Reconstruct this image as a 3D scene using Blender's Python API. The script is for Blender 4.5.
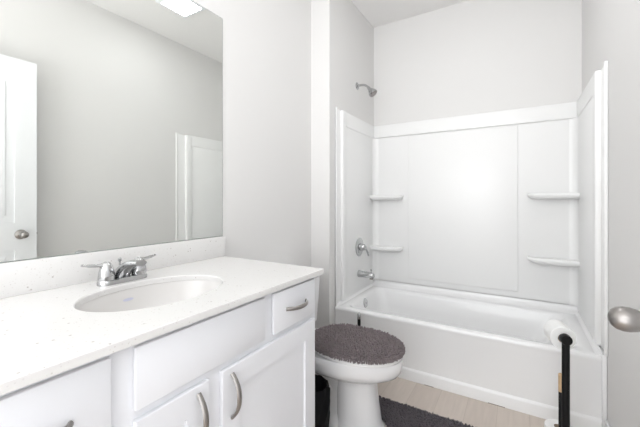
import bpy, bmesh, math, random
from mathutils import Vector, Matrix

random.seed(7)
for o in list(bpy.data.objects):
    bpy.data.objects.remove(o)
scene = bpy.context.scene
COL = scene.collection
PI = math.pi

# ------------------------------------------------------------------ camera
W = 1.524            # width of the tub alcove
M = -0.154           # plane of the mirror wall
H = 2.757            # ceiling height
cam_d = bpy.data.cameras.new('camera')
cam = bpy.data.objects.new('camera', cam_d)
COL.objects.link(cam)
cam_d.sensor_fit = 'HORIZONTAL'
cam_d.sensor_width = 36.0
cam_d.lens = 328.53 / 640 * 36.0
cam_d.shift_y = -(213.5 - 199.75) / 640
cam_d.clip_start = 0.02
cam.location = (1.1459, -2.1119, 1.1594)
cam.rotation_euler = (PI / 2, 0, 0.5418)
scene.camera = cam

# ------------------------------------------------------------------ world, lights, exposure
world = bpy.data.worlds.new('hallway_light')
scene.world = world
world.use_nodes = True
wn = world.node_tree
wn.nodes['Background'].inputs[0].default_value = (0.97, 0.985, 1.0, 1)
wn.nodes['Background'].inputs[1].default_value = 1.95

def area(name, loc, rot, sx, sy, power, col=(1, 1, 1)):
    d = bpy.data.lights.new(name, 'AREA')
    d.shape = 'RECTANGLE'
    d.size, d.size_y, d.energy, d.color = sx, sy, power, col
    o = bpy.data.objects.new(name, d)
    o.location, o.rotation_euler = loc, rot
    COL.objects.link(o)
    return o
# the photographer's flash bounced off the ceiling behind the camera
area('bounce_flash', (0.95, -2.40, 1.60), (math.radians(180 - 32), 0, 0), 1.0, 0.8, 9.5, (0.985, 0.99, 1.0))

scene.view_settings.view_transform = 'Standard'
scene.view_settings.look = 'None'
scene.view_settings.exposure = 0.80
scene.view_settings.gamma = 1.0
scene.view_settings.use_curve_mapping = False

# ------------------------------------------------------------------ materials
def mat(name, col, rough=0.5, metal=0.0, coat=0.0, spec=None, bump=None, vary=0.0, vscale=8.0):
    m = bpy.data.materials.new(name)
    m.use_nodes = True
    nt = m.node_tree
    b = nt.nodes['Principled BSDF']
    b.inputs['Base Color'].default_value = (*col, 1)
    b.inputs['Roughness'].default_value = rough
    b.inputs['Metallic'].default_value = metal
    b.inputs['Coat Weight'].default_value = coat
    b.inputs['Coat Roughness'].default_value = 0.06
    if spec is not None:
        b.inputs['Specular IOR Level'].default_value = spec
    tc = nt.nodes.new('ShaderNodeTexCoord')
    if vary:
        n = nt.nodes.new('ShaderNodeTexNoise')
        n.inputs['Scale'].default_value = vscale
        nt.links.new(tc.outputs['Object'], n.inputs['Vector'])
        mx = nt.nodes.new('ShaderNodeMix')
        mx.data_type = 'RGBA'
        mx.inputs[6].default_value = (*[c * (1 - vary) for c in col], 1)
        mx.inputs[7].default_value = (*[min(1, c * (1 + vary)) for c in col], 1)
        nt.links.new(n.outputs['Fac'], mx.inputs[0])
        nt.links.new(mx.outputs[2], b.inputs['Base Color'])
    if bump:
        n = nt.nodes.new('ShaderNodeTexNoise')
        n.inputs['Scale'].default_value = bump[0]
        n.inputs['Detail'].default_value = 3
        nt.links.new(tc.outputs['Object'], n.inputs['Vector'])
        bp = nt.nodes.new('ShaderNodeBump')
        bp.inputs['Strength'].default_value = bump[1]
        bp.inputs['Distance'].default_value = 0.002
        nt.links.new(n.outputs['Fac'], bp.inputs['Height'])
        nt.links.new(bp.outputs['Normal'], b.inputs['Normal'])
    return m

MT = {}
MT['wall'] = mat('wall_paint', (0.765, 0.757, 0.747), 0.6, bump=(260, 0.12))
MT['ceiling'] = mat('ceiling_paint', (0.86, 0.85, 0.84), 0.8, bump=(180, 0.2))
MT['trim'] = mat('trim_paint', (0.84, 0.84, 0.84), 0.35, vary=0.01)
MT['door'] = mat('door_paint', (0.84, 0.85, 0.865), 0.35, vary=0.01)
MT['acrylic'] = mat('white_acrylic', (0.89, 0.89, 0.885), 0.32, coat=0.10, bump=(9, 0.05))
MT['tub'] = mat('white_tub_enamel', (0.92, 0.92, 0.922), 0.18, coat=0.3, vary=0.005)
MT['porcelain'] = mat('white_porcelain', (0.84, 0.84, 0.85), 0.08, coat=0.6, vary=0.005)
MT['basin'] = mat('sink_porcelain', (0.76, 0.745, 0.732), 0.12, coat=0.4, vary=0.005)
MT['seat'] = mat('white_seat_plastic', (0.87, 0.87, 0.87), 0.25, vary=0.005)
MT['cabinet'] = mat('cabinet_paint', (0.84, 0.85, 0.885), 0.38, vary=0.008)
MT['cabinet_in'] = mat('cabinet_shadow_gap', (0.78, 0.79, 0.82), 0.5, vary=0.01)
MT['chrome'] = mat('chrome', (0.52, 0.525, 0.53), 0.06, 1.0, bump=(40, 0.02))
MT['nickel'] = mat('brushed_nickel', (0.33, 0.312, 0.298), 0.30, 1.0, bump=(300, 0.08))
MT['black'] = mat('matte_black_metal', (0.006, 0.006, 0.0065), 0.45, 0.0, spec=0.2, bump=(300, 0.05))
MT['wood'] = mat('pale_wood', (0.66, 0.47, 0.28), 0.5, vary=0.12, vscale=60)
MT['paper'] = mat('tissue_paper', (0.90, 0.90, 0.89), 0.9, bump=(220, 0.3))
MT['card'] = mat('cardboard', (0.45, 0.36, 0.27), 0.9, vary=0.05)
MT['bag'] = mat('black_bin_bag', (0.006, 0.006, 0.007), 0.65, spec=0.12, bump=(60, 1.0))
MT['bin'] = mat('dark_plastic', (0.01, 0.01, 0.011), 0.5, vary=0.05)
MT['cover'] = mat('grey_chenille', (0.205, 0.172, 0.178), 0.9, vary=0.3, vscale=40)
MT['rug'] = mat('charcoal_shag', (0.112, 0.100, 0.110), 0.95, vary=0.25, vscale=30)
MT['mark'] = mat('pale_blue_print', (0.60, 0.61, 0.74), 0.3, vary=0.02)
MT['grille'] = mat('white_vent_plastic', (0.84, 0.86, 0.88), 0.4, vary=0.01)
MT['dark'] = mat('dark_recess', (0.22, 0.17, 0.14), 0.8, vary=0.1)
MT['edge'] = mat('mirror_edge_glass', (0.25, 0.29, 0.27), 0.2, vary=0.1, vscale=20)
MT['mirror'] = mat('silvered_glass', (0.90, 0.915, 0.89), 0.0, 1.0)

def glow(name, col, strength):
    m = mat(name, col, 0.4, vary=0.01)
    b = m.node_tree.nodes['Principled BSDF']
    b.inputs['Emission Color'].default_value = (*col, 1)
    b.inputs['Emission Strength'].default_value = strength
    return m
MT['lens'] = glow('lit_fan_lens', (0.97, 0.985, 1.0), 15)

# speckled white quartz
def quartz():
    m = mat('white_speckled_quartz', (0.78, 0.772, 0.763), 0.22, coat=0.15)
    nt = m.node_tree
    b = nt.nodes['Principled BSDF']
    tc = nt.nodes.new('ShaderNodeTexCoord')
    def specks(scale, thr, seed):
        v = nt.nodes.new('ShaderNodeTexVoronoi')
        v.inputs['Scale'].default_value = scale
        mp = nt.nodes.new('ShaderNodeMapping')
        mp.inputs['Location'].default_value = (seed, seed * 2, seed * 3)
        nt.links.new(tc.outputs['Object'], mp.inputs['Vector'])
        nt.links.new(mp.outputs[0], v.inputs['Vector'])
        wn_ = nt.nodes.new('ShaderNodeTexWhiteNoise')
        nt.links.new(v.outputs['Position'], wn_.inputs['Vector'])
        lt = nt.nodes.new('ShaderNodeMath'); lt.operation = 'LESS_THAN'
        nt.links.new(v.outputs['Distance'], lt.inputs[0]); lt.inputs[1].default_value = 0.26
        g = nt.nodes.new('ShaderNodeMath'); g.operation = 'GREATER_THAN'
        nt.links.new(wn_.outputs['Value'], g.inputs[0]); g.inputs[1].default_value = thr
        mu = nt.nodes.new('ShaderNodeMath'); mu.operation = 'MULTIPLY'
        nt.links.new(lt.outputs[0], mu.inputs[0]); nt.links.new(g.outputs[0], mu.inputs[1])
        return mu.outputs[0]
    prev = None
    base = (0.78, 0.772, 0.763, 1)
    for sc, thr, sd, c in ((150, 0.86, 1.3, (0.66, 0.635, 0.615, 1)), (95, 0.96, 4.1, (0.54, 0.51, 0.49, 1)),
                           (160, 0.85, 7.7, (0.72, 0.71, 0.70, 1))):
        mx = nt.nodes.new('ShaderNodeMix'); mx.data_type = 'RGBA'
        if prev is None: mx.inputs[6].default_value = base
        else: nt.links.new(prev, mx.inputs[6])
        mx.inputs[7].default_value = c
        nt.links.new(specks(sc, thr, sd), mx.inputs[0])
        prev = mx.outputs[2]
    nt.links.new(prev, b.inputs['Base Color'])
    return m
MT['quartz'] = quartz()

# pale plank flooring
def planks():
    m = mat('pale_plank_floor', (0.7, 0.65, 0.59), 0.45)
    nt = m.node_tree
    b = nt.nodes['Principled BSDF']
    tc = nt.nodes.new('ShaderNodeTexCoord')
    mp = nt.nodes.new('ShaderNodeMapping')
    mp.inputs['Rotation'].default_value = (0, 0, PI / 2)
    nt.links.new(tc.outputs['Object'], mp.inputs['Vector'])
    br = nt.nodes.new('ShaderNodeTexBrick')
    br.offset = 0.37
    br.inputs['Scale'].default_value = 1.0
    br.inputs['Brick Width'].default_value = 0.9
    br.inputs['Row Height'].default_value = 0.15
    br.inputs['Mortar Size'].default_value = 0.0016
    br.inputs['Color1'].default_value = (0.66, 0.585, 0.52, 1)
    br.inputs['Color2'].default_value = (0.615, 0.54, 0.48, 1)
    br.inputs['Mortar'].default_value = (0.55, 0.48, 0.42, 1)
    nt.links.new(mp.outputs[0], br.inputs['Vector'])
    n = nt.nodes.new('ShaderNodeTexNoise')
    mp2 = nt.nodes.new('ShaderNodeMapping')
    mp2.inputs['Scale'].default_value = (30, 2.5, 1)
    nt.links.new(tc.outputs['Object'], mp2.inputs['Vector'])
    nt.links.new(mp2.outputs[0], n.inputs['Vector'])
    n.inputs['Scale'].default_value = 2.0
    n.inputs['Detail'].default_value = 5
    rp = nt.nodes.new('ShaderNodeMapRange')
    rp.inputs['To Min'].default_value = 0.88
    rp.inputs['To Max'].default_value = 1.10
    nt.links.new(n.outputs['Fac'], rp.inputs['Value'])
    mx = nt.nodes.new('ShaderNodeMix'); mx.data_type = 'RGBA'; mx.blend_type = 'MULTIPLY'
    mx.inputs[0].default_value = 1.0
    nt.links.new(br.outputs['Color'], mx.inputs[6])
    nt.links.new(rp.outputs['Result'], mx.inputs[7])
    nt.links.new(mx.outputs[2], b.inputs['Base Color'])
    return m
MT['floor'] = planks()

# ------------------------------------------------------------------ mesh helpers
def fin(name, bm, m, parent=None, smooth=True, angle=40):
    me = bpy.data.meshes.new(name)
    bmesh.ops.recalc_face_normals(bm, faces=bm.faces)
    bm.to_mesh(me); bm.free()
    o = bpy.data.objects.new(name, me)
    me.materials.append(MT[m])
    if smooth:
        for p in me.polygons: p.use_smooth = True
        me.set_sharp_from_angle(angle=math.radians(angle))
    COL.objects.link(o)
    if parent is not None:
        o.parent = parent
        o.matrix_parent_inverse = Matrix.Translation(-parent.location)
    return o

def tag(o, label=None, cat=None, group=None, kind=None):
    if label: o['label'] = label
    if cat: o['category'] = cat
    if group: o['group'] = group
    if kind: o['kind'] = kind
    return o

def thing(name, label, cat, loc, group=None):
    o = bpy.data.objects.new(name, None)
    o.empty_display_size = 0.05
    o.location = loc
    COL.objects.link(o)
    return tag(o, label, cat, group)

def box(bm, x0, x1, y0, y1, z0, z1, bev=0.0, seg=2):
    vs = [bm.verts.new((x, y, z)) for x in (x0, x1) for y in (y0, y1) for z in (z0, z1)]
    idx = [(0, 1, 3, 2), (4, 6, 7, 5), (0, 4, 5, 1), (2, 3, 7, 6), (0, 2, 6, 4), (1, 5, 7, 3)]
    fs = [bm.faces.new([vs[i] for i in q]) for q in idx]
    if bev > 0:
        es = list({e for f in fs for e in f.edges})
        bmesh.ops.bevel(bm, geom=es, offset=bev, segments=seg, profile=0.5, affect='EDGES', clamp_overlap=True)

def loft(bm, rings, cap0=True, cap1=True, closed=True):
    vr = [[bm.verts.new(p) for p in r] for r in rings]
    n = len(vr[0])
    for a, b in zip(vr, vr[1:]):
        for i in range(n if closed else n - 1):
            j = (i + 1) % n
            bm.faces.new((a[i], a[j], b[j], b[i]))
    if cap0: bm.faces.new(vr[0][::-1])
    if cap1: bm.faces.new(vr[-1])
    return vr

def lathe(bm, prof, origin, axis='Z', n=32, cap0=True, cap1=True):
    """prof = [(radius, height along axis)]"""
    ax = {'X': (Vector((1, 0, 0)), Vector((0, 1, 0)), Vector((0, 0, 1))),
          'Y': (Vector((0, 1, 0)), Vector((0, 0, 1)), Vector((1, 0, 0))),
          'Z': (Vector((0, 0, 1)), Vector((1, 0, 0)), Vector((0, 1, 0)))}
    if isinstance(axis, str): a, u, v = ax[axis]
    else:
        a = Vector(axis).normalized()
        u = a.orthogonal().normalized(); v = a.cross(u)
    o = Vector(origin)
    rings = [[o + a * h + (u * math.cos(2 * PI * i / n) + v * math.sin(2 * PI * i / n)) * r for i in range(n)] for r, h in prof]
    loft(bm, rings, cap0, cap1)

def tube(bm, pts, rad, n=14, sx=1.0, sy=1.0, up=(0, 0, 1)):
    """sweep an elliptic section along pts; rad scalar or list"""
    pts = [Vector(p) for p in pts]
    rings = []
    for i, p in enumerate(pts):
        t = (pts[min(i + 1, len(pts) - 1)] - pts[max(i - 1, 0)]).normalized()
        u = Vector(up)
        u = (u - t * u.dot(t))
        if u.length < 1e-4: u = t.orthogonal()
        u.normalize(); v = t.cross(u)
        r = rad[i] if isinstance(rad, (list, tuple)) else rad
        a_, b_ = (r if isinstance(r, tuple) else (r * sx, r * sy))
        rings.append([p + u * math.sin(2 * PI * k / n) * b_ + v * math.cos(2 * PI * k / n) * a_ for k in range(n)])
    loft(bm, rings)

def bez(p0, p1, p2, p3, n=14):
    p0, p1, p2, p3 = map(Vector, (p0, p1, p2, p3))
    return [p0 * (1 - t) ** 3 + p1 * 3 * t * (1 - t) ** 2 + p2 * 3 * t * t * (1 - t) + p3 * t ** 3 for t in [i / n for i in range(n + 1)]]

def rrect(x0, x1, y0, y1, r, z, k=8):
    """rounded rectangle ring, CCW"""
    r = min(r, (x1 - x0) / 2 - 1e-4, (y1 - y0) / 2 - 1e-4)
    out = []
    for cx, cy, a0 in ((x1 - r, y1 - r, 0), (x0 + r, y1 - r, PI / 2), (x0 + r, y0 + r, PI), (x1 - r, y0 + r, 1.5 * PI)):
        for i in range(k + 1):
            a = a0 + PI / 2 * i / k
            out.append(Vector((cx + r * math.cos(a), cy + r * math.sin(a), z)))
    return out

def egg(xb, xf, yc, hw, z, n=48, split=0.5, p=2.0):
    """egg outline in plan: back xb, front xf, centre line yc, half width hw; p>2 squares it"""
    xc = xb + (xf - xb) * split
    out = []
    for i in range(n):
        a = 2 * PI * i / n
        c, s = math.cos(a), math.sin(a)
        cc = math.copysign(abs(c) ** (2 / p), c); ss = math.copysign(abs(s) ** (2 / p), s)
        out.append(Vector((xc + (xf - xc if c > 0 else xc - xb) * cc, yc + hw * ss, z)))
    return out

def B(): return bmesh.new()

# ------------------------------------------------------------------ the setting
def structure(name, boxes, m, bev=0):
    bm = B()
    for b in boxes: box(bm, *b, bev)
    return tag(fin(name, bm, m, smooth=bev > 0), kind='structure')

NY = -2.13           # near end of the room (the doorway)
structure('floor', [(M - 0.1, W + 0.1, NY - 1.2, 0.86, -0.1, 0.0)], 'floor')
structure('ceiling', [(M - 0.1, W + 0.1, NY - 1.2, 0.86, H, H + 0.1)], 'ceiling')
structure('wall_left', [(M - 0.1, M, NY - 1.2, -0.078, 0, H), (M - 0.1, 0.0, -0.078, 0.76, 0, H)], 'wall')
structure('wall_back', [(M - 0.1, W + 0.1, 0.76, 0.86, 0, H)], 'wall')
structure('wall_right', [(W, W + 0.1, NY - 1.2, 0.76, 0, H)], 'wall')

def baseboard(name, x0, x1, y0, y1):
    bm = B()
    box(bm, x0, x1, y0, y1, 0.0, 0.085, 0.004)
    return tag(fin(name, bm, 'trim'), kind='structure')
baseboard('baseboard_right', W - 0.013, W, NY - 1.2, -0.014)
baseboard('baseboard_left', M, M + 0.013, -0.955, -0.092)
baseboard('baseboard_back', M, -0.001, -0.091, -0.078)

# ------------------------------------------------------------------ bathtub
tub = thing('bathtub', 'white alcove bathtub with plain apron front along the back wall', 'bathtub', (W / 2, 0.37, 0))
bm = B()
e = 0.003
x0, x1, y1 = e, W - 0.021, 0.752
R = []
for (ix0, ix1, iy0, iy1, r, z) in (
        (0, 0, -0.011, 0, 0.004, 0.0), (0, 0, -0.011, 0, 0.004, 0.058), (0, 0, -0.008, 0, 0.004, 0.068), (0, 0, 0.0, 0, 0.004, 0.074),
        (0, 0, 0.0, 0, 0.004, 0.345), (0, 0, -0.003, 0, 0.004, 0.356), (0, 0, -0.005, 0, 0.004, 0.368), (0, 0, -0.002, 0, 0.005, 0.378), (0.004, -0.004, 0.006, -0.004, 0.006, 0.382),
        (0.06, -0.07, 0.055, -0.085, 0.05, 0.380), (0.075, -0.09, 0.066, -0.095, 0.06, 0.374), (0.085, -0.11, 0.073, -0.102, 0.07, 0.355),
        (0.10, -0.16, 0.085, -0.115, 0.09, 0.25), (0.115, -0.22, 0.10, -0.125, 0.10, 0.14), (0.14, -0.27, 0.12, -0.145, 0.10, 0.10), (0.19, -0.33, 0.17, -0.19, 0.10, 0.085)):
    R.append(rrect(x0 + ix0, x1 + ix1, 0 + iy0, y1 + iy1, r, z))
loft(bm, R)
# coved upstands where tub meets the surround (back, both ends)
def cove(bm, p_in, p_out, z0, h, along, a0, a1, n=8):
    rr = []
    for t in (a0, a1):
        ring = []
        for i in range(n + 1):
            a = PI / 2 * i / n
            d = p_in + (p_out - p_in) * math.sin(a)
            z = z0 + h * (1 - math.cos(a))
            ring.append((d, z))
        ring.append((p_out + (p_out - p_in) * 0.02, z0 + h)); ring.append((p_out + (p_out - p_in) * 0.02, z0 - 0.01)); ring.append((p_in, z0 - 0.01))
        rr.append([Vector((t, d, z)) if along == 'X' else Vector((d, t, z)) for d, z in ring])
    loft(bm, rr)
box(bm, W - 0.0208, W - 0.001, -0.003, 0.752, 0.0, 0.394, 0.003)
cove(bm, 0.69, 0.745, 0.381, 0.044, 'X', 0.01, W - 0.01)
cove(bm, 0.026, 0.008, 0.3825, 0.021, 'Y', 0.008, 0.74)
cove(bm, W - 0.045, W - 0.020, 0.3825, 0.021, 'Y', 0.008, 0.74)
fin('tub_shell', bm, 'tub', tub, angle=50)
for xa, xb in ((0.645, 0.70), (1.00, 1.085)):
    bm = B()
    box(bm, xa, xb, -0.0135, -0.0108, 0.0005, 0.0024)
    tag(fin('caulk_gap', bm, 'dark', tub), 'dark gap in the caulk line at the floor')
bm = B()
lathe(bm, [(0.0385, 0), (0.0385, 0.004), (0.034, 0.009), (0.02, 0.012)], (0.088, 0.350, 0.325), (1, 0, 0.12), 32)
lathe(bm, [(0.006, 0.011), (0.006, 0.016), (0.003, 0.0175)], (0.088, 0.350, 0.325), (1, 0, 0.12), 12)
tag(fin('overflow_plate', bm, 'chrome', tub), 'chrome overflow plate')
bm = B()
lathe(bm, [(0.036, 0), (0.036, 0.003), (0.03, 0.006), (0.012, 0.010), (0.012, 0.02), (0.018, 0.024), (0.016, 0.028)], (0.33, 0.375, 0.085), 'Z', 28)
tag(fin('drain', bm, 'chrome', tub), 'chrome drain')

# ------------------------------------------------------------------ tub surround
sur = thing('tub_surround', 'glossy white three-panel shower surround with moulded shelves above the bathtub', 'shower surround', (W / 2, 0.75, 0.43))
ZT = 1.835
bm = B()
box(bm, 0.012, W - 0.012, 0.742, 0.759, 0.431, ZT, 0.002)
box(bm, 0.012, W - 0.012, 0.728, 0.745, 1.722, ZT, 0.006, 3)
box(bm, 0.33, 1.148, 0.7310, 0.744, 0.475, 1.712, 0.007, 3)
fin('back_panel', bm, 'acrylic', sur)
def side_panel(s):
    bm = B()
    t = 0.0 if s > 0 else 0.016
    f = 0.012 if s > 0 else -0.02
    def bx(x0, x1, *a):
        if s > 0: box(bm, x0, x1, *a)
        else: box(bm, W - x1, W - x0, *a)
    bx(0.0005, 0.010, 0.0, 0.759, 0.404, ZT - 0.006, 0.002)
    if t: bx(0.009, 0.010 + t, 0.11, 0.745, 0.404, ZT - 0.004, 0.002)
    bx(0.0005, 0.016, min(f, 0.0), min(f, 0.0) + 0.014, 0.395, ZT + 0.004, 0.004, 3)
    if f < 0: bx(0.0005, 0.007, f + 0.01, 0.02, 0.395, ZT, 0.001)          # front lip
    bx(0.0005, 0.030 + t * 0.3, 0.075 if s > 0 else 0.085, 0.138 if s > 0 else 0.15, 0.404, ZT - 0.004, 0.010, 4)        # moulded column
    bx(0.0005, 0.015 + t, 0.125, 0.742, 1.722, ZT, 0.006, 3)                # top band
    # coved inner corner
    rr = []
    r = 0.045
    for z in (0.43, 1.724):
        ring = []
        for i in range(9):
            a = PI / 2 * i / 8
            ring.append((t + 0.010 + r * (1 - math.sin(a)), 0.742 - r * (1 - math.cos(a))))
        ring += [(t + 0.006, 0.742 - r), (t + 0.006, 0.748), (t + 0.010 + r, 0.748)]
        rr.append([Vector((x if s > 0 else W - x, y, z)) for x, y in ring])
    loft(bm, rr)
    return fin('side_panel', bm, 'acrylic', sur)
side_panel(1); side_panel(-1)
def corner_shelf(s, z, xe):
    bm = B()
    d, y1 = 0.105, 0.745
    pts = []
    # plan outline: along wall, rounded free corner
    rr_ = 0.075
    base = [(0.008, y1), (0.008, y1 - d)]
    cx, cy = xe - rr_, y1 - d + rr_
    for i in range(13):
        a = -PI / 2 + PI / 2 * i / 12
        base.append((cx + rr_ * math.cos(a), cy + rr_ * math.sin(a)))
    base.append((xe, y1))
    rings = []
    cxm, cym = 0.008, y1
    for k, dz in ((0.80, -0.040), (0.93, -0.030), (0.985, -0.018), (1.0, -0.008), (0.985, -0.001), (0.955, 0.002), (0.90, 0.0), (0.86, -0.004)):
        ring = []
        for x, y in base:
            xx = cxm + (x - cxm) * (1 - (1 - k) * 0.4); yy = cym + (y - cym) * k
            ring.append(Vector((xx if s > 0 else W - xx, yy, z + dz)))
        rings.append(ring)
    loft(bm, rings)
    return fin('corner_shelf', bm, 'acrylic', sur)
corner_shelf(1, 1.198, 0.285); corner_shelf(1, 0.745, 0.285)
corner_shelf(-1, 1.205, 0.318); corner_shelf(-1, 0.748, 0.318)

# ------------------------------------------------------------------ shower fittings
sh = thing('wall_shower', 'small chrome shower head on a bent arm high on the left alcove wall', 'shower head', (0.0, 0.39, 2.10))
bm = B()
lathe(bm, [(0.030, 0.0), (0.030, 0.003), (0.024, 0.009), (0.012, 0.014)], (0, 0.39, 2.105), 'X', 24)
tag(fin('wall_flange', bm, 'chrome', sh))
bm = B()
tube(bm, bez((0.005, 0.39, 2.105), (0.06, 0.39, 2.112), (0.085, 0.39, 2.10), (0.108, 0.39, 2.066), 14), 0.0095, 14)
fin('shower_arm', bm, 'chrome', sh)
bm = B()
d = Vector((0.62, 0, -0.78))
lathe(bm, [(0.012, -0.012), (0.014, 0.0), (0.014, 0.012), (0.020, 0.020), (0.034, 0.046), (0.037, 0.052), (0.037, 0.062), (0.033, 0.066)], (0.106, 0.39, 2.068), d, 28)
sp = fin('spray_head', bm, 'chrome', sh)
bm = B()
lathe(bm, [(0.031, 0.0655), (0.031, 0.0675), (0.02, 0.069)], (0.106, 0.39, 2.068), d, 24)
fin('spray_face', bm, 'nickel', sp)

sv = thing('shower_valve', 'round chrome shower valve trim with lever on the left surround panel', 'shower valve', (0.010, 0.395, 0.765))
bm = B()
lathe(bm, [(0.078, 0), (0.078, 0.003), (0.070, 0.008), (0.045, 0.012), (0.034, 0.013)], (0.0105, 0.412, 0.765), 'X', 40)
fin('escutcheon', bm, 'chrome', sv)
bm = B()
lathe(bm, [(0.030, 0.010), (0.028, 0.035), (0.024, 0.052), (0.016, 0.058)], (0.0105, 0.412, 0.765), 'X', 28)
tube(bm, bez((0.060, 0.412, 0.768), (0.068, 0.422, 0.752), (0.072, 0.440, 0.73), (0.076, 0.452, 0.690), 10), [(0.010, 0.008)] * 4 + [(0.009, 0.007)] * 4 + [(0.008, 0.006)] * 3, 12)
fin('lever', bm, 'chrome', sv)

ts = thing('tub_spout', 'chrome tub spout with diverter knob on the left surround panel', 'tub spout', (0.010, 0.385, 0.545))
bm = B()
pr = []
for x, zc, ry, rz in ((0.0105, 0, 0.029, 0.029), (0.014, 0, 0.030, 0.030), (0.03, 0, 0.027, 0.027), (0.07, -0.001, 0.026, 0.026), (0.105, -0.002, 0.026, 0.025), (0.130, -0.004, 0.025, 0.023), (0.143, -0.007, 0.022, 0.019), (0.148, -0.008, 0.015, 0.012)):
    pr.append([Vector((x, 0.400 + ry * math.cos(2 * PI * i / 24), 0.545 + zc + rz * math.sin(2 * PI * i / 24))) for i in range(24)])
loft(bm, pr)
sb = fin('spout_body', bm, 'chrome', ts)
bm = B()
lathe(bm, [(0.015, 0.0), (0.015, 0.014), (0.012, 0.016)], (0.122, 0.400, 0.510), 'Z', 20)
fin('outlet', bm, 'nickel', ts)
bm = B()
lathe(bm, [(0.0035, 0), (0.0035, 0.016), (0.008, 0.018), (0.008, 0.026), (0.004, 0.029)], (0.122, 0.400, 0.563), 'Z', 14)
fin('diverter_knob', bm, 'chrome', ts)

# ------------------------------------------------------------------ wall mirror
mir = thing('wall_mirror', 'large frameless wall mirror resting on the backsplash above the sink', 'mirror', (M, -1.5, 0.975))
bm = B()
box(bm, M + 0.0005, M + 0.0052, -2.07, -0.928, 0.9745, 2.087)
fin('mirror_backing', bm, 'edge', mir, smooth=False)
bm = B()
box(bm, M + 0.0052, M + 0.0062, -2.068, -0.930, 0.9765, 2.085)
fin('mirror_glass', bm, 'mirror', mir, smooth=False)

# ------------------------------------------------------------------ vanity cabinet
XF = 0.437
VY0, VY1 = -2.027, -0.953
van = thing('vanity_cabinet', 'white painted vanity cabinet with shaker doors and drawers under the countertop', 'cabinet', (0.14, -1.5, 0))
bm = B()
box(bm, XF - 0.031, XF - 0.013, VY0, VY1, 0.10, 0.852, 0.001)
for ya in (VY0, VY1 - 0.016): box(bm, M + 0.001, XF - 0.030, ya, ya + 0.016, 0.10, 0.852)
box(bm, M + 0.001, XF - 0.030, VY0 + 0.015, VY1 - 0.015, 0.10, 0.118)
box(bm, M + 0.001, M + 0.012, VY0 + 0.015, VY1 - 0.015, 0.117, 0.852)
box(bm, M + 0.001, XF - 0.09, VY0 + 0.002, VY1 - 0.002, 0.0, 0.10)
fin('cabinet_body', bm, 'cabinet', van)
def slab(name, y0, y1, z0, z1):
    bm = B()
    box(bm, XF - 0.0125, XF, y0, y1, z0, z1, 0.003, 2)
    return fin(name, bm, 'cabinet', van)
def arch_pull(parent, c, axis, L=0.128):
    bm = B()
    pts, rad = [], []
    n = 22
    for i in range(n + 1):
        t = -1 + 2 * i / n
        off = 0.029 * (1 - abs(t) ** 2.4)
        s = t * L / 2
        p = (c[0] + 0.001 + off, c[1] + (s if axis == 'Y' else 0), c[2] + (s if axis == 'Z' else 0))
        pts.append(p)
        w = 0.0066 + 0.0018 * (1 - abs(t))
        rad.append((w, 0.0050))
    tube(bm, pts, rad, 10, up=(1, 0, 0))
    return tag(fin('handle', bm, 'nickel', parent), 'arched brushed nickel handle')
for z0_, z1_ in ((0.652, 0.838), (0.388, 0.640), (0.118, 0.376)):
    dl = slab('drawer', -2.012, -1.757, z0_, z1_)
    arch_pull(dl, (XF, -1.893, (z0_ + z1_) / 2), 'Y')
slab('false_front', -1.708, -1.281, 0.699, 0.838)
dr = slab('drawer', -1.236, -0.976, 0.699, 0.838)
arch_pull(dr, (XF, -1.105, 0.768), 'Y')
def shaker(y0, y1, z0, z1, st=0.069):
    bm = B()
    xa, xb = XF - 0.0125, XF
    def fr(ix): return [(y0 + ix, z0 + ix), (y1 - ix, z0 + ix), (y1 - ix, z1 - ix), (y0 + ix, z1 - ix)]
    rings = [[Vector((x, y, z)) for y, z in fr(i)] for x, i in ((xa, 0), (xb - 0.0025, 0), (xb, 0.0025), (xb, st), (xb - 0.008, st + 0.0015))]
    loft(bm, rings)
    return fin('door', bm, 'cabinet', van, angle=20)
dB = shaker(-1.464, -0.974, 0.118, 0.677)
arch_pull(dB, (XF, -1.428, 0.593), 'Z')
dA = shaker(-1.708, -1.509, 0.118, 0.677)
arch_pull(dA, (XF, -1.545, 0.593), 'Z')

# ------------------------------------------------------------------ countertop with oval cut-out
SC = (0.166, -1.482); SA = (0.164, 0.220)       # sink centre, half axes
ct = thing('countertop', 'white speckled quartz vanity countertop with backsplash', 'countertop', (0.14, -1.5, 0.853))
bm = B()
CX0, CX1, CY0, CY1 = M + 0.001, 0.4545, -2.062, -0.932
angs = [2 * PI * i / 96 for i in range(96)]
angs += [math.atan2(y - SC[1], x - SC[0]) % (2 * PI) for x in (CX0, CX1) for y in (CY0, CY1)]
angs = sorted(set(round(a, 6) for a in angs))
def rect_hit(a, ins=0.0):
    c, s = math.cos(a), math.sin(a)
    t = 1e9
    if c > 1e-9: t = min(t, (CX1 - ins - SC[0]) / c)
    if c < -1e-9: t = min(t, (CX0 + ins - SC[0]) / c)
    if s > 1e-9: t = min(t, (CY1 - ins - SC[1]) / s)
    if s < -1e-9: t = min(t, (CY0 + ins - SC[1]) / s)
    return (SC[0] + c * t, SC[1] + s * t)
def ell_hit(a, ax, ay):
    c, s = math.cos(a), math.sin(a)
    t = 1 / math.sqrt((c / ax) ** 2 + (s / ay) ** 2)
    return (SC[0] + c * t, SC[1] + s * t)
ZC = 0.873
rings = []
for kind, v, z in (('r', 0, ZC - 0.0195), ('r', 0, ZC - 0.002), ('r', 0.002, ZC), ('e', 0.003, ZC), ('e', 0, ZC - 0.003), ('e', 0, ZC - 0.0195), ('r', 0, ZC - 0.0195)):
    if kind == 'r': rings.append([Vector((*rect_hit(a, v), z)) for a in angs])
    else: rings.append([Vector((*ell_hit(a, SA[0] + v, SA[1] + v), z)) for a in angs])
loft(bm, rings, False, False)
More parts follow.
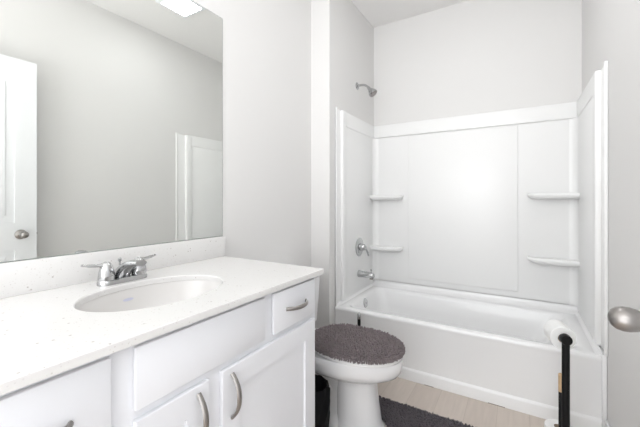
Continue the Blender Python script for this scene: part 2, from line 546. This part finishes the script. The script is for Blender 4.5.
bmesh.ops.remove_doubles(bm, verts=bm.verts, dist=1e-6)
fin('worktop', bm, 'quartz', ct, angle=30)
bm = B()
box(bm, M + 0.001, M + 0.020, -2.062, CY1 + 0.012, ZC, 0.974, 0.0015)
fin('backsplash', bm, 'quartz', ct)

# ------------------------------------------------------------------ sink
sk = thing('sink', 'oval white undermount sink basin in the countertop', 'sink', (SC[0], SC[1], 0.70))
bm = B()
def ering(k, z, g=0.0): return [Vector((SC[0] + (SA[0] + g) * k * math.cos(2 * PI * i / 72), SC[1] + (SA[1] + g) * k * math.sin(2 * PI * i / 72), z)) for i in range(72)]
zt = ZC - 0.0205
loft(bm, [ering(1.0, zt, 0.025), ering(1, zt - 0.012, 0.025), ering(0.98, zt - 0.07, 0.012), ering(0.72, zt - 0.15), ering(0.3, zt - 0.172),
          ], False, True)
loft(bm, [ering(1.0, zt, 0.025), ering(1.0, zt, 0.002), ering(0.985, zt - 0.03), ering(0.95, zt - 0.06), ering(0.86, zt - 0.10), ering(0.70, zt - 0.132), ering(0.45, zt - 0.150), ering(0.15, zt - 0.157)], False, True)
bmesh.ops.remove_doubles(bm, verts=bm.verts, dist=1e-5)
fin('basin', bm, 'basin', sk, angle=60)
bm = B()
lathe(bm, [(0.022, 0), (0.022, 0.003), (0.016, 0.005), (0.014, 0.010), (0.008, 0.012)], (SC[0], SC[1], zt - 0.157), 'Z', 24)
tag(fin('drain', bm, 'chrome', sk), 'chrome pop-up drain')
bm = B()
def basin_pt(a, t):
    k = 0.985 + (0.95 - 0.985) * t
    return Vector((SC[0] + (SA[0] * k - 0.0012) * math.cos(a), SC[1] + (SA[1] * k - 0.0012) * math.sin(a), zt - 0.03 - 0.03 * t))
ctr = bm.verts.new(basin_pt(PI + 0.03, 0.12))
rim = [bm.verts.new(basin_pt(PI + 0.03 + 0.085 * math.cos(2 * PI * i / 28), 0.12 + 0.16 * math.sin(2 * PI * i / 28))) for i in range(28)]
for i in range(28): bm.faces.new((ctr, rim[i], rim[(i + 1) % 28]))
tag(fin('maker_mark', bm, 'mark', sk), 'small pale blue oval mark')

# ------------------------------------------------------------------ faucet
FX, FY = -0.044, -1.478
fc = thing('faucet', 'two-handle chrome faucet on the countertop behind the sink', 'faucet', (FX, FY, ZC))
bm = B()
loft(bm, [rrect(FX - 0.027 + i, FX + 0.027 - i, FY - 0.083 + i, FY + 0.083 - i, 0.027, ZC + z) for i, z in ((0, 0.0003), (0, 0.010), (0.003, 0.016), (0.008, 0.018))])
fin('base_plate', bm, 'chrome', fc)
bm = B()
P = bez((FX - 0.010, FY, ZC + 0.024), (FX + 0.012, FY, ZC + 0.050), (FX + 0.055, FY, ZC + 0.073), (FX + 0.110, FY, ZC + 0.074), 16)
tube(bm, P, [(0.027 - 0.008 * (i / 16), 0.027 - 0.017 * (i / 16) ** 0.8) for i in range(17)], 20)
lathe(bm, [(0.011, 0.0), (0.011, 0.012), (0.009, 0.014)], (FX + 0.098, FY, ZC + 0.055), 'Z', 18)
fin('spout', bm, 'chrome', fc)
bm = B()
lathe(bm, [(0.003, 0.0), (0.003, 0.05), (0.006, 0.054), (0.006, 0.062), (0.003, 0.065)], (FX - 0.023, FY, ZC + 0.016), 'Z', 12)
fin('lift_rod', bm, 'chrome', fc)
for s in (-1, 1):
    bm = B()
    yy = FY + s * 0.055
    lathe(bm, [(0.025, 0.016), (0.026, 0.022), (0.023, 0.044), (0.018, 0.062), (0.013, 0.072), (0.006, 0.077)], (FX, yy, ZC), 'Z', 24)
    tube(bm, bez((FX, yy, ZC + 0.062), (FX - 0.003, yy + s * 0.025, ZC + 0.070), (FX - 0.008, yy + s * 0.05, ZC + 0.067), (FX - 0.012, yy + s * 0.070, ZC + 0.074), 10),
         [(0.010, 0.008)] * 3 + [(0.007, 0.0055)] * 5 + [(0.0065, 0.004)] * 3, 12)
    fin('lever_handle', bm, 'chrome', fc)

# ------------------------------------------------------------------ toilet
TY = -0.560
to = thing('toilet', 'white two-piece toilet between the vanity and the bathtub', 'toilet', (0.2, TY, 0))
bm = B()
# rear foot and trapway
loft(bm, [egg(-0.06, 0.44, TY, hw, z, p=2.6) for hw, z in ((0.095, 0.0), (0.095, 0.022), (0.083, 0.032), (0.062, 0.06), (0.058, 0.18), (0.085, 0.27), (0.12, 0.34), (0.15, 0.372))])
# front column
loft(bm, [egg(0.33, xf, TY, hw, z, p=2.3, split=0.45) for xf, hw, z in ((0.580, 0.100, 0.0), (0.580, 0.100, 0.020), (0.570, 0.091, 0.030), (0.563, 0.086, 0.05), (0.550, 0.083, 0.14), (0.541, 0.080, 0.22), (0.541, 0.084, 0.27), (0.53, 0.11, 0.30), (0.55, 0.12, 0.33))])
# bowl
loft(bm, [egg(xb, xf, TY, hw, z, split=0.45) for xb, xf, hw, z in ((0.16, 0.54, 0.085, 0.245), (0.12, 0.572, 0.115, 0.268), (0.07, 0.618, 0.150, 0.288), (0.03, 0.650, 0.170, 0.306), (0.01, 0.664, 0.1785, 0.326), (0.0, 0.669, 0.1815, 0.350), (0.0, 0.671, 0.183, 0.378), (0.003, 0.668, 0.180, 0.3845))])
# shelf under the tank
box(bm, M + 0.012, 0.10, TY - 0.115, TY + 0.115, 0.30, 0.388, 0.02, 4)
# winding trapway bulge on each side
for s in (-1, 1):
    tube(bm, bez((0.30, TY + s * 0.040, 0.16), (0.22, TY + s * 0.050, 0.30), (0.08, TY + s * 0.055, 0.28), (0.06, TY + s * 0.05, 0.05), 14), 0.032, 14)
fin('bowl', bm, 'porcelain', to, angle=60)
bm = B()
SXB, SXF, SH = 0.195, 0.667, 0.180
loft(bm, [egg(SXB + i, SXF - i, TY, SH - i, z, split=0.47, p=2.1) for i, z in ((0.004, 0.3885), (0, 0.392), (0, 0.401), (0.004, 0.405))])
fin('seat', bm, 'seat', to)
bm = B()
loft(bm, [egg(SXB - 0.012 + i, SXF + 0.002 - i, TY, SH + 0.002 - i, z, split=0.47, p=2.1) for i, z in ((0.004, 0.4065), (0, 0.410), (0, 0.418), (0.006, 0.424), (0.03, 0.427))])
for s in (-1, 1): lathe(bm, [(0.012, -0.022), (0.012, 0.022)], (SXB - 0.008, TY + s * 0.07, 0.405), 'Y', 14)
fin('lid', bm, 'seat', to)
bm = B()
loft(bm, [rrect(M + 0.012, xf, TY - hw + 0.012, TY + hw + 0.022, 0.018, z) for xf, hw, z in ((0.046, 0.212, 0.390), (0.052, 0.216, 0.395), (0.060, 0.228, 0.55), (0.063, 0.236, 0.675))])
fin('tank', bm, 'porcelain', to)
bm = B()
loft(bm, [rrect(M + 0.008 + i, 0.076 - i, TY - 0.238 + i, TY + 0.272 - i, 0.018, z) for i, z in ((0.006, 0.676), (0, 0.681), (0, 0.700), (0.004, 0.708), (0.015, 0.712))])
fin('tank_lid', bm, 'porcelain', to)
bm = B()
lathe(bm, [(0.012, 0), (0.012, 0.012), (0.009, 0.016)], (0.0635, TY - 0.155, 0.635), 'X', 18)
tube(bm, [(0.075, TY - 0.160, 0.635), (0.077, TY - 0.11, 0.632), (0.078, TY - 0.075, 0.628)], [0.006, 0.007, 0.008], 12)
tag(fin('flush_lever', bm, 'chrome', to), 'chrome flush lever')

# ------------------------------------------------------------------ tufted textiles
def tuft(V, F, p, nrm, lean, L, r, n=5):
    t = (nrm + lean).normalized()
    u = t.orthogonal().normalized(); v = t.cross(u)
    b0 = len(V)
    for k, (rr_, h) in enumerate(((r, -0.25), (r * 1.15, 0.45), (r * 0.85, 0.85))):
        c = p + t * (L * h) - Vector((0, 0, 0.12 * L * h * h))
        for i in range(n):
            a = 2 * PI * i / n
            V.append(c + (u * math.cos(a) + v * math.sin(a)) * rr_)
    V.append(p + t * L)
    for k in range(2):
        for i in range(n):
            j = (i + 1) % n
            F.append((b0 + k * n + i, b0 + k * n + j, b0 + (k + 1) * n + j, b0 + (k + 1) * n + i))
    for i in range(n):
        F.append((b0 + 2 * n + i, b0 + 2 * n + (i + 1) % n, b0 + 3 * n))
def tufted(name, V, F, m, parent):
    me = bpy.data.meshes.new(name)
    me.from_pydata([tuple(v) for v in V], [], F)
    me.materials.append(MT[m])
    for p in me.polygons: p.use_smooth = True
    o = bpy.data.objects.new(name, me)
    COL.objects.link(o)
    o.parent = parent
    o.matrix_parent_inverse = Matrix.Translation(-parent.location)
    return tag(o, kind='stuff')

# lid cover
lc = thing('toilet_lid_cover', 'shaggy dark grey chenille cover on the toilet lid', 'lid cover', (0.43, TY, 0.427))
CB, CF, CH = 0.185, 0.668, 0.182
bm = B()
rings = [egg(CB + i, CF - i, TY, CH - i, z, split=0.47, p=2.1) for i, z in ((0.002, 0.4100), (0.0, 0.4155), (0.001, 0.4245), (0.008, 0.4300), (0.03, 0.4325), (0.10, 0.4345), (0.18, 0.4350))]
inner = [egg(CB + i, CF - i, TY, CH - i, z, split=0.47, p=2.1) for i, z in ((0.18, 0.4280), (0.03, 0.4280), (0.0055, 0.4255), (0.005, 0.4115), (0.002, 0.4100))]
loft(bm, rings + inner, False, False)
xc = CB + (CF - CB) * 0.47
fin('cover_backing', bm, 'cover', lc)
V, F = [], []
def cover_r(a, x, y):
    pass
sp_ = 0.0125
ny = int(2 * CH / sp_) + 2; nx = int((CF - CB) / sp_) + 2
for i in range(nx):
    for j in range(ny):
        x = CB + (i + 0.5 * (j % 2)) * sp_ + random.uniform(-1, 1) * 0.0022
        y = TY - CH + j * sp_ * 0.9 + random.uniform(-1, 1) * 0.0022
        ex = (x - xc) / ((CF - xc) if x > xc else (xc - CB)); ey = (y - TY) / CH
        d = (abs(ex) ** 2.1 + abs(ey) ** 2.1) ** (1 / 2.1)
        if d > 0.985: continue
        z = 0.4345 - 0.006 * max(0, (d - 0.85) / 0.15) ** 2
        out = Vector((ex, ey, 0)) * (0.25 + 0.9 * max(0, (d - 0.8) / 0.2))
        tuft(V, F, Vector((x, y, z)), Vector((0, 0, 1)), out + Vector((random.uniform(-.5, .5), random.uniform(-.5, .5), 0)), random.uniform(0.010, 0.018), 0.0047)
# skirt of tufts around the rim
for k, z in enumerate((0.4155, 0.4215, 0.4275)):
    ring = egg(CB, CF, TY, CH, z, n=150, split=0.47, p=2.1)
    for i, p in enumerate(ring):
        q = ring[(i + 1) % 150]; r_ = ring[i - 1]
        tn = (q - r_).normalized(); nr = Vector((tn.y, -tn.x, 0))
        tuft(V, F, p + Vector((0, 0, random.uniform(-.002, .002))), nr, Vector((random.uniform(-.4, .4), random.uniform(-.4, .4), -0.45 + 0.3 * k)), random.uniform(0.008, 0.013), 0.0042)
tufted('chenille_pile', V, F, 'cover', lc)

# contour rug in front of the toilet
RX0, RX1, RY0, RY1 = 0.435, 1.03, -0.80, -0.282
rg = thing('bath_rug', 'charcoal shag contour rug on the floor around the toilet base', 'rug', ((RX0 + RX1) / 2, TY, 0))
def in_rug(x, y, ins=0.0):
    if not (RX0 + ins < x < RX1 - ins and RY0 + ins < y < RY1 - ins): return False
    r = 0.03
    for cx, sx in ((RX0 + r, -1), (RX1 - r, 1)):
        for cy, sy in ((RY0 + r, -1), (RY1 - r, 1)):
            if (x - cx) * sx > 0 and (y - cy) * sy > 0 and math.hypot(x - cx, y - cy) > r - ins: return False
    # cut-out hugging the pedestal
    ex = (x - RX0) / (0.152 + ins); ey = (y - TY) / (0.108 + ins)
    return not (ex ** 2.4 + abs(ey) ** 2.4 < 1)
bm = B()
g = 0.0125
nx = int((RX1 - RX0) / g); ny = int((RY1 - RY0) / g)
vg = {}
def gv(i, j):
    if (i, j) not in vg: vg[(i, j)] = bm.verts.new((RX0 + i * g, RY0 + j * g, 0.006))
    return vg[(i, j)]
for i in range(nx + 1):
    for j in range(ny + 1):
        if in_rug(RX0 + (i + .5) * g, RY0 + (j + .5) * g, 0.004):
            bm.faces.new((gv(i, j), gv(i + 1, j), gv(i + 1, j + 1), gv(i, j + 1)))
ex = bmesh.ops.extrude_face_region(bm, geom=list(bm.faces))
for v in ex['geom']:
    if isinstance(v, bmesh.types.BMVert): v.co.z = 0.0008
fin('rug_backing', bm, 'rug', rg, smooth=False)
V, F = [], []
s_ = 0.0085
for i in range(int((RX1 - RX0) / s_)):
    for j in range(int((RY1 - RY0) / s_)):
        x = RX0 + (i + .5) * s_ + random.uniform(-1, 1) * 0.003; y = RY0 + (j + .5) * s_ + random.uniform(-1, 1) * 0.003
        if not in_rug(x, y, 0.004): continue
        tuft(V, F, Vector((x, y, 0.007)), Vector((0, 0, 1)), Vector((random.uniform(-.5, .5), random.uniform(-.5, .5), 0)), random.uniform(0.010, 0.016), 0.0042)
tufted('rug_pile', V, F, 'rug', rg)

# ------------------------------------------------------------------ waste bin between vanity and toilet
wb = thing('waste_bin', 'small black bag-lined waste bin between the vanity and the toilet', 'waste bin', (0.275, -0.805, 0))
bm = B()
BX, BY = 0.300, -0.812
loft(bm, [[Vector((BX + r * math.cos(2 * PI * i / 40), BY + r * math.sin(2 * PI * i / 40) * 0.95, z)) for i in range(40)] for r, z in ((0.076, 0.001), (0.080, 0.006), (0.084, 0.20), (0.086, 0.265), (0.083, 0.265), (0.081, 0.20), (0.074, 0.012))])
fin('bin_body', bm, 'bin', wb)
bm = B()
rings = []
for r, z, amp in ((0.094, 0.03, 0.004), (0.098, 0.07, 0.006), (0.098, 0.11, 0.006), (0.102, 0.15, 0.007), (0.105, 0.19, 0.008), (0.107, 0.225, 0.007), (0.104, 0.262, 0.006), (0.104, 0.285, 0.007), (0.094, 0.298, 0.006), (0.088, 0.285, 0.005), (0.082, 0.24, 0.004), (0.06, 0.20, 0.003)):
    ph = random.uniform(0, 6)
    rings.append([Vector((BX + (r + amp * (math.sin(7 * a + ph) * .5 + math.sin(13 * a + 2 * ph) * .5) - 0.002) * math.cos(a), BY + (r + amp * (math.sin(7 * a + ph) * .5 + math.sin(13 * a + 2 * ph) * .5) - 0.006) * math.sin(a) * 0.92, z + 0.004 * math.sin(9 * a + ph))) for a in [2 * PI * i / 72 for i in range(72)]])
loft(bm, rings, False, True)
fin('bin_bag', bm, 'bag', wb, angle=70)

# ------------------------------------------------------------------ toilet brush by the tub
tb = thing('toilet_brush', 'black toilet brush with chrome tip standing between the toilet and the tub', 'toilet brush', (0.222, -0.062, 0))
bx_, by_ = 0.222, -0.062
bm = B()
lathe(bm, [(0.042, 0.0005), (0.044, 0.004), (0.044, 0.17), (0.040, 0.175), (0.016, 0.178)], (bx_, by_, 0), 'Z', 28)
fin('canister', bm, 'black', tb)
bm = B()
lathe(bm, [(0.011, 0.17), (0.011, 0.350), (0.010, 0.351)], (bx_, by_, 0), 'Z', 16)
fin('handle', bm, 'black', tb)
bm = B()
lathe(bm, [(0.011, 0.3505), (0.0125, 0.353), (0.0115, 0.382), (0.005, 0.392)], (bx_, by_, 0), 'Z', 16)
tag(fin('handle_tip', bm, 'chrome', tb), 'chrome tip')

# ------------------------------------------------------------------ toilet paper stand
HX, HY = 1.3225, -0.36
ph = thing('toilet_paper_stand', 'black free-standing toilet paper stand beside the tub', 'toilet paper stand', (HX, HY, 0))
bm = B()
lathe(bm, [(0.085, 0.0005), (0.085, 0.008), (0.080, 0.011), (0.0, 0.012)], (1.312, -0.30, 0), 'Z', 40, True, False)
bmesh.ops.remove_doubles(bm, verts=bm.verts, dist=1e-5)
fin('base', bm, 'black', ph)
AD = Vector((-0.20, 0.98, 0)).normalized()
HZ = 0.560
bm = B()
lathe(bm, [(0.0145, 0.010), (0.0145, HZ - 0.010), (0.0135, HZ - 0.006)], (HX, HY, 0), 'Z', 20)
fin('post', bm, 'black', ph)
bm = B()
c0 = Vector((HX, HY, HZ))
lathe(bm, [(0.014, -0.017), (0.0200, -0.0155), (0.0215, -0.011), (0.0215, 0.012), (0.0195, 0.015), (0.010, 0.016), (0.010, 0.150), (0.016, 0.152), (0.016, 0.160), (0.014, 0.162)], c0, AD, 24)
fin('roll_arm', bm, 'black', ph)
SX, SY = 1.314, -0.272
bm = B()
lathe(bm, [(0.0095, 0.010), (0.0095, 0.288), (0.008, 0.290)], (SX, SY, 0), 'Z', 16)
fin('spare_post', bm, 'black', ph)
bm = B()
lathe(bm, [(0.0095, 0.2895), (0.0105, 0.292), (0.0105, 0.367), (0.007, 0.371)], (SX, SY, 0), 'Z', 16)
tag(fin('post_tip', bm, 'wood', ph), 'pale wooden tip')
def roll(label, c, axis, L, R_, r_, group=None):
    t = thing('toilet_roll', label, 'toilet roll', c, group)
    bm = B()
    prof = [(r_ + 0.001, 0), (R_ - 0.002, 0), (R_, 0.002), (R_, L - 0.002), (R_ - 0.002, L), (r_ + 0.001, L), (r_ + 0.001, 0)]
    lathe(bm, prof, c, axis, 48, False, False)
    bmesh.ops.remove_doubles(bm, verts=bm.verts, dist=1e-6)
    fin('paper', bm, 'paper', t, angle=30)
    bm = B()
    lathe(bm, [(r_, 0.001), (r_ + 0.0009, 0.001), (r_ + 0.0009, L - 0.001), (r_, L - 0.001), (r_, 0.001)], c, axis, 32, False, False)
    bmesh.ops.remove_doubles(bm, verts=bm.verts, dist=1e-6)
    fin('cardboard_core', bm, 'card', t)
    return t
roll('white toilet roll hanging on the arm of the black stand', c0 + AD * 0.030 + Vector((0, 0, -0.008)), AD, 0.10, 0.049, 0.019)
roll('white spare toilet roll around the short post, on the stand base', (SX - 0.006, SY + 0.006, 0.0128), 'Z', 0.112, 0.056, 0.019)

# ------------------------------------------------------------------ open door on the right
DX0, DX1, DY0, DY1, DZ1 = 1.386, 1.421, -2.09, -1.183, 2.090
do = tag(bpy.data.objects.new('door_1', None), 'white two-panel interior door standing open against the right wall', 'door', kind='structure')
do.location = (1.40, DY0, 0.012); COL.objects.link(do)
bm = B()
box(bm, DX0 + 0.006, DX1 - 0.006, DY0, DY1, 0.012, DZ1)
st = 0.115
for xa, xb in ((DX0, DX0 + 0.0062), (DX1 - 0.0062, DX1)):
    for y0_, y1_, z0_, z1_ in ((DY0, DY0 + st, 0.012, DZ1), (DY1 - st, DY1, 0.012, DZ1), (DY0 + st, DY1 - st, DZ1 - 0.12, DZ1), (DY0 + st, DY1 - st, 0.83, 1.01), (DY0 + st, DY1 - st, 0.012, 0.24)):
        box(bm, xa, xb, y0_, y1_, z0_, z1_, 0.0)
    for z0_, z1_ in ((1.01, DZ1 - 0.12), (0.24, 0.83)):
        box(bm, xa + (0.002 if xa < 1.4 else 0), xb - (0 if xa < 1.4 else 0.002), DY0 + st + 0.045, DY1 - st - 0.045, z0_ + 0.045, z1_ - 0.045, 0.003)
fin('door_leaf', bm, 'door', do, smooth=False)
KY, KZ = -1.268, 0.930
def knob(s, xface):
    bm = B()
    ax = (s, 0, 0)
    lathe(bm, [(0.032, 0.0), (0.032, 0.004), (0.028, 0.009), (0.014, 0.012), (0.0105, 0.016), (0.0105, 0.026), (0.0125, 0.031), (0.0165, 0.038), (0.0208, 0.047), (0.0232, 0.057), (0.0232, 0.067), (0.0205, 0.077), (0.0150, 0.084), (0.007, 0.088), (0.001, 0.0888)], (xface, KY, KZ), ax, 40)
    return tag(fin('door_knob', bm, 'nickel', do), 'brushed nickel door knob')
knob(-1, DX0); knob(1, DX1)
bm = B()
box(bm, DX0 + 0.006, DX1 - 0.006, DY1 - 0.001, DY1 + 0.0015, KZ - 0.028, KZ + 0.028, 0.001)
box(bm, DX0 + 0.012, DX1 - 0.014, DY1, DY1 + 0.008, KZ - 0.008, KZ + 0.008, 0.002)
tag(fin('latch', bm, 'nickel', do), 'brushed nickel latch plate')

# ------------------------------------------------------------------ ceiling exhaust fan
ef = thing('exhaust_fan', 'square white exhaust fan with lit lens on the ceiling, seen in the mirror', 'exhaust fan', (0.89, -0.41, H))
FX0, FX1, FY0, FY1 = 0.755, 1.035, -0.55, -0.265
bm = B()
loft(bm, [rrect(FX0 + i, FX1 - i, FY0 + i, FY1 - i, 0.012, H - z) for i, z in ((0, 0.0005), (0, 0.012), (0.004, 0.022), (0.02, 0.026), (0.03, 0.026), (0.032, 0.020))])
fin('grille_frame', bm, 'grille', ef)
bm = B()
loft(bm, [rrect(FX0 + i, FX1 - i, FY0 + i, FY1 - i, 0.008, H - z) for i, z in ((0.036, 0.018), (0.036, 0.0265), (0.039, 0.0285))])
fin('light_lens', bm, 'lens', ef)
